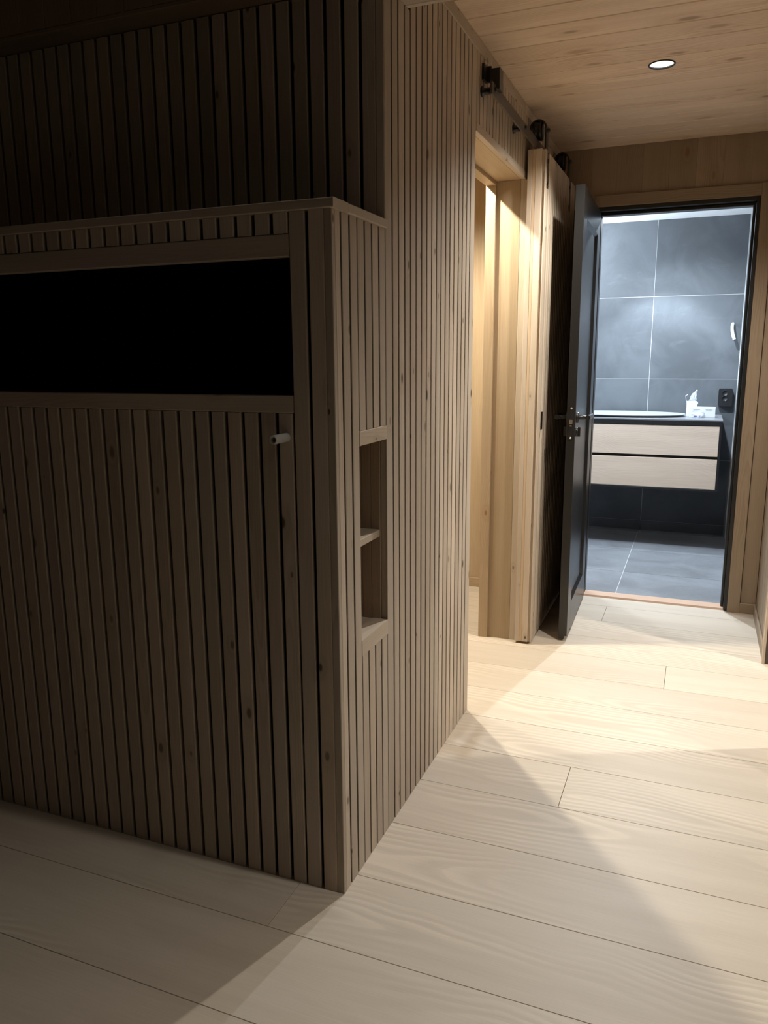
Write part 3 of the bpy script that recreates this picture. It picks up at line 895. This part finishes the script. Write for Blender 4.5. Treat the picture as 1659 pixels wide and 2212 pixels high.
gx = [BX0] + [v for v in (0.385 - 1.2, 0.385 - 0.6, 0.385, 0.985) if BX0 < v < BX1 - 0.05] + [BX1]
gy = [YB + 0.1005, 3.388, 3.988, 4.588, Y3]
for a, b in zip(gx[:-1], gx[1:]):
    for c_, d_ in zip(gy[:-1], gy[1:]):
        tile_piece(bf, a + 0.0018, b - 0.0018, c_ + 0.0018, d_ - 0.0018, -0.0012, 0.0, FTILE)
bw = struct('wall_bathroom_back', MB().box(BX0, BX1 + 0.013, Y3 + 0.0012, Y3 + 0.06, 0.0, 2.45), GROUT)
wx = [BX0, 0.400 - 1.2, 0.400 - 0.6, 0.400, BX1 - 0.004]
wz = [0.088, 0.578, 1.173, 1.768, 2.32]
for a, b in zip(wx[:-1], wx[1:]):
    for c_, d_ in zip(wz[:-1], wz[1:]):
        tile_piece(bw, a + 0.0016, b - 0.0016, Y3, Y3 + 0.0015, c_ + 0.0016, d_ - 0.0016, TILE)
    put('skirting_tile', MB().box(a + 0.0016, b - 0.0016, Y3 - 0.009, Y3 + 0.01, 0.0002, 0.0865), TILE, bw)
bwr = struct('wall_bathroom_right', MB().box(BX1 + 0.0017, BX1 + 0.06, YB + 0.1005, Y3 + 0.01, 0.0, 2.45), GROUT)
for a, b in zip([YB + 0.101, 3.42, 4.02], [3.42, 4.02, Y3 - 0.003]):
    for c_, d_ in zip([0.0] + wz[1:-1], wz[1:]):
        tile_piece(bwr, BX1 + 0.0005, BX1 + 0.002, a + 0.0016, b - 0.0016, c_ + 0.0016, d_ - 0.0016, TILE)
struct('wall_bathroom_left', MB().box(BX0 - 0.05, BX0 - 0.001, YB + 0.1005, Y3 + 0.01, 0.0, 2.45), TILE)
struct('wall_bathroom_front', MB().box(BX0, XL - 0.062, YB + 0.102, YB + 0.115, 0.001, 2.302), TILE)
struct('ceiling_bathroom', MB().box(BX0, BX1 + 0.0, YB + 0.105, Y3 - 0.001, BH, BH + 0.05), WHITE)
put('wall_core', MB().box(0.15, XR, YB + 0.1005, YB + 0.104, ZD - 0.02, 2.45), WHITE, bw)

# vanity
VX0, VX1, VY0, VY1, VZ0, VZ1 = -0.300, 0.917, 4.100, 4.598, 0.423, 0.918
vn = thing('vanity_unit', ((VX0 + VX1) / 2, 4.35, 0), 'wall-hung black bathroom vanity with two pale wood drawer fronts', 'vanity')
put('counter_top', MB().cbox(VX0, VX1, VY0, Y3 - 0.0105, VZ1 - 0.012, VZ1, 0.0015, 'X'), STONE, vn)
cb = MB()
cb.cbox(VX0 + 0.002, VX1 - 0.001, VY0 + 0.001, VY1, VZ1 - 0.042, VZ1 - 0.0125, 0.001, 'X')
cb.box(VX1 - 0.017, VX1 - 0.001, VY0 + 0.001, VY1, VZ0 + 0.0165, VZ1 - 0.0425)
cb.box(VX0 + 0.002, VX0 + 0.018, VY0 + 0.001, VY1, VZ0 + 0.0165, VZ1 - 0.0425)
cb.cbox(VX0 + 0.002, VX1 - 0.001, VY0 + 0.001, VY1, VZ0, VZ0 + 0.016, 0.001, 'X')
cb.box(VX0 + 0.019, VX1 - 0.018, VY0 + 0.030, VY1, VZ0 + 0.0165, VZ1 - 0.0425)
put('carcass', cb, VANB, vn)
for a, b in ((0.667, 0.873), (0.4405, 0.647)):
    put('drawer_front', MB().cbox(VX0 + 0.020, 0.9000, VY0 + 0.004, VY0 + 0.024, a, b, 0.0012, 'X'), DRAWW, vn)

# round mirror lying flat on the counter
mir = thing('loose_mirror', (0.27, 4.33, VZ1), 'oval frameless mirror glass lying flat on the vanity counter', 'mirror')


def ellipse(cx, cy, a, b, n=48):
    return [(cx + a * math.cos(2 * math.pi * j / n), cy + b * math.sin(2 * math.pi * j / n)) for j in range(n)]


put('glass', MB().prism(ellipse(0.235, 4.345, 0.440, 0.225), 'Z', VZ1 + 0.0135, VZ1 + 0.0185), MIRROR, mir)
put('backing', MB().prism(ellipse(0.235, 4.345, 0.430, 0.215), 'Z', VZ1 + 0.0004, VZ1 + 0.0132), SOCK, mir)

# white packaging on the counter
def put_box(t, x0, x1, y0, y1, z0, z1):
    put('carton', MB().cbox(x0, x1, y0, y1, z0, z1, 0.0012, 'X'), WHITEP, t)


b1 = thing('small_white_carton', (0.784, 4.33, VZ1), 'low white product carton lying in front of the tall opened one', 'box')
put_box(b1, 0.700, 0.869, 4.300, 4.375, VZ1 + 0.0005, 0.987)
for nm_, q_ in (('printed_line', (0.724, 0.770, 4.2990, 4.2998, 0.9700, 0.9725)), ('printed_dot', (0.722, 0.7275, 4.2990, 4.2998, 0.957, 0.9625)),
                ('printed_line', (0.732, 0.752, 4.2990, 4.2998, 0.9610, 0.9622)), ('printed_line', (0.805, 0.850, 4.2990, 4.2998, 0.9730, 0.9738)),
                ('printed_line', (0.805, 0.845, 4.2990, 4.2998, 0.9690, 0.9698))):
    put(nm_, MB().box(*q_), PRINT, b1)
put('top_mark', MB().box(0.785, 0.808, 4.330, 4.345, 0.9872, 0.9876), PRINT, b1)

b2 = thing('tall_open_carton', (0.712, 4.42, VZ1), 'tall white carton with its torn top flaps standing open', 'box')
tx0, tx1, ty0, ty1, tz1 = 0.678, 0.748, 4.392, 4.448, 1.025
cw = MB()
t_ = 0.0015
cw.box(tx0, tx1, ty0, ty0 + t_, VZ1 + 0.0005, tz1)
cw.box(tx0, tx1, ty1 - t_, ty1, VZ1 + 0.0005, tz1 - 0.004)
cw.box(tx0, tx0 + t_, ty0 + t_, ty1 - t_, VZ1 + 0.0005, tz1)
cw.box(tx1 - t_, tx1, ty0 + t_, ty1 - t_, VZ1 + 0.0005, tz1 - 0.006)
cw.box(tx0 + t_, tx1 - t_, ty0 + t_, ty1 - t_, VZ1 + 0.0005, VZ1 + 0.002)
put('carton', cw, WHITEP, b2)
put('flap', MB().prism([(tx0, tz1 - 0.018), (tx0 - 0.012, tz1 + 0.036), (tx0 + 0.004, tz1 + 0.045), (tx0 + 0.0045, tz1 + 0.0432), (tx0 - 0.010, tz1 + 0.0352), (tx0 + 0.0016, tz1 - 0.016)], 'Y', ty0 + 0.003, ty1 - 0.003), WHITEP, b2)
put('flap', MB().prism([(tx1, tz1 - 0.03), (tx1 + 0.006, tz1 - 0.016), (tx1 + 0.004, tz1 - 0.008), (tx1 - 0.002, tz1 - 0.010)], 'Y', ty0 + 0.004, ty1 - 0.006), WHITEP, b2)


def crumple(cx, cy, cz, sx, sy, sz, seed, nu=12, nv=8, amp=0.35):
    rg = random.Random(seed)
    vs_, fs_ = [], []
    for i in range(nv + 1):
        th = math.pi * i / nv
        for j in range(nu):
            ph = 2 * math.pi * j / nu
            r = 1 + rg.uniform(-amp, amp) if 0 < i < nv else 1
            vs_.append((cx + sx * r * math.sin(th) * math.cos(ph), cy + sy * r * math.sin(th) * math.sin(ph), cz + sz * r * math.cos(th)))
    for i in range(nv):
        for j in range(nu):
            a, b = i * nu + j, i * nu + (j + 1) % nu
            fs_.append((a, b, b + nu, a + nu))
    return MB().add(vs_, fs_)


wrp = crumple(0.714, 4.42, 1.052, 0.027, 0.016, 0.038, 3, 16, 10, 0.22)
wrp.v = [(0.714 + (p[0] - 0.714) * (1.0 - 0.55 * max(0, (p[2] - 1.03)) / 0.06) + 0.30 * max(0, p[2] - 1.03), p[1], p[2]) for p in wrp.v]
o = put('plastic_wrap', wrp, FOIL)
o['label'] = 'crumpled clear plastic wrap rising out of the tall white carton'
o['category'] = 'packaging'
o2 = put('plastic_wrap', crumple(0.740, 4.42, 1.096, 0.0065, 0.006, 0.007, 5, 8, 6, 0.15), WHITEP, o)
o2.name = 'twisted_tip'

bag = put('plastic_bag', crumple(0.758, 4.262, VZ1 + 0.017, 0.036, 0.024, 0.0165, 11, 14, 8, 0.28), FOIL)
bag['label'] = 'small clear plastic bag with blue print in front of the low carton'
bag['category'] = 'bag'
put('blue_print', MB().box(0.733, 0.752, 4.2268, 4.2276, VZ1 + 0.006, VZ1 + 0.016).box(0.770, 0.774, 4.2268, 4.2276, VZ1 + 0.004, VZ1 + 0.018), BLUEP, bag)
leafl = put('folded_leaflet', MB().prism([(0.776, VZ1 + 0.010), (0.801, VZ1 + 0.013), (0.803, VZ1 + 0.036), (0.780, VZ1 + 0.034)], 'Y', 4.2865, 4.2885), WHITEP)
leafl['label'] = 'small folded leaflet with blue square print leaning on the low carton'
leafl['category'] = 'leaflet'
lp = MB()
lp.box(0.781, 0.799, 4.2856, 4.2863, VZ1 + 0.031, VZ1 + 0.033)
lp.box(0.781, 0.783, 4.2856, 4.2863, VZ1 + 0.024, VZ1 + 0.031)
lp.box(0.797, 0.799, 4.2856, 4.2863, VZ1 + 0.013, VZ1 + 0.031)
lp.box(0.787, 0.792, 4.2856, 4.2863, VZ1 + 0.022, VZ1 + 0.026)
put('blue_print', lp, BLUEP, leafl)

# double socket
so = thing('wall_socket', (0.934, Y3, 1.043), 'black double power socket on the dark tiled bathroom wall', 'socket')
put('socket_body', MB().prism([(0.892, 0.980), (0.976, 0.980), (0.981, 0.990), (0.981, 1.090), (0.976, 1.106), (0.892, 1.106), (0.887, 1.096), (0.887, 0.990)], 'Y', Y3 - 0.042, Y3 - 0.0005), SOCK, so)
for zc in (1.074, 1.036):
    op = put('outlet', MB().lathe([(0.0200, -0.0422), (0.0200, -0.0445), (0.0180, -0.0450), (0.0170, -0.0425), (0.0, -0.0424)], (0.930, Y3, zc), 'Y', 24), VANB, so)
    put('earth_clip', MB().box(0.928, 0.932, Y3 - 0.0452, Y3 - 0.0432, zc - 0.020, zc - 0.012), BRASSY, op)

# white conduit bending out of the bathroom wall
cd = put('wall_conduit', MB().tube([(0.9475, Y3 - 0.001, 1.563), (0.9455, Y3 - 0.025, 1.560), (0.9425, Y3 - 0.045, 1.545), (0.9425, Y3 - 0.060, 1.525), (0.9470, Y3 - 0.070, 1.500), (0.9530, Y3 - 0.078, 1.475), (0.9620, Y3 - 0.084, 1.452)], 0.0105, 14), PVCW)
cd['label'] = 'white bent cable conduit sticking out of the bathroom wall tiles'
cd['category'] = 'conduit'
put('bore_shade', MB().lathe([(0.0065, 0.0), (0.0, 0.0)], (0.9620, Y3 - 0.0848, 1.4512), 'Y', 12), DARK, cd)  # dark disc on the capped end, painted as the hollow's shade
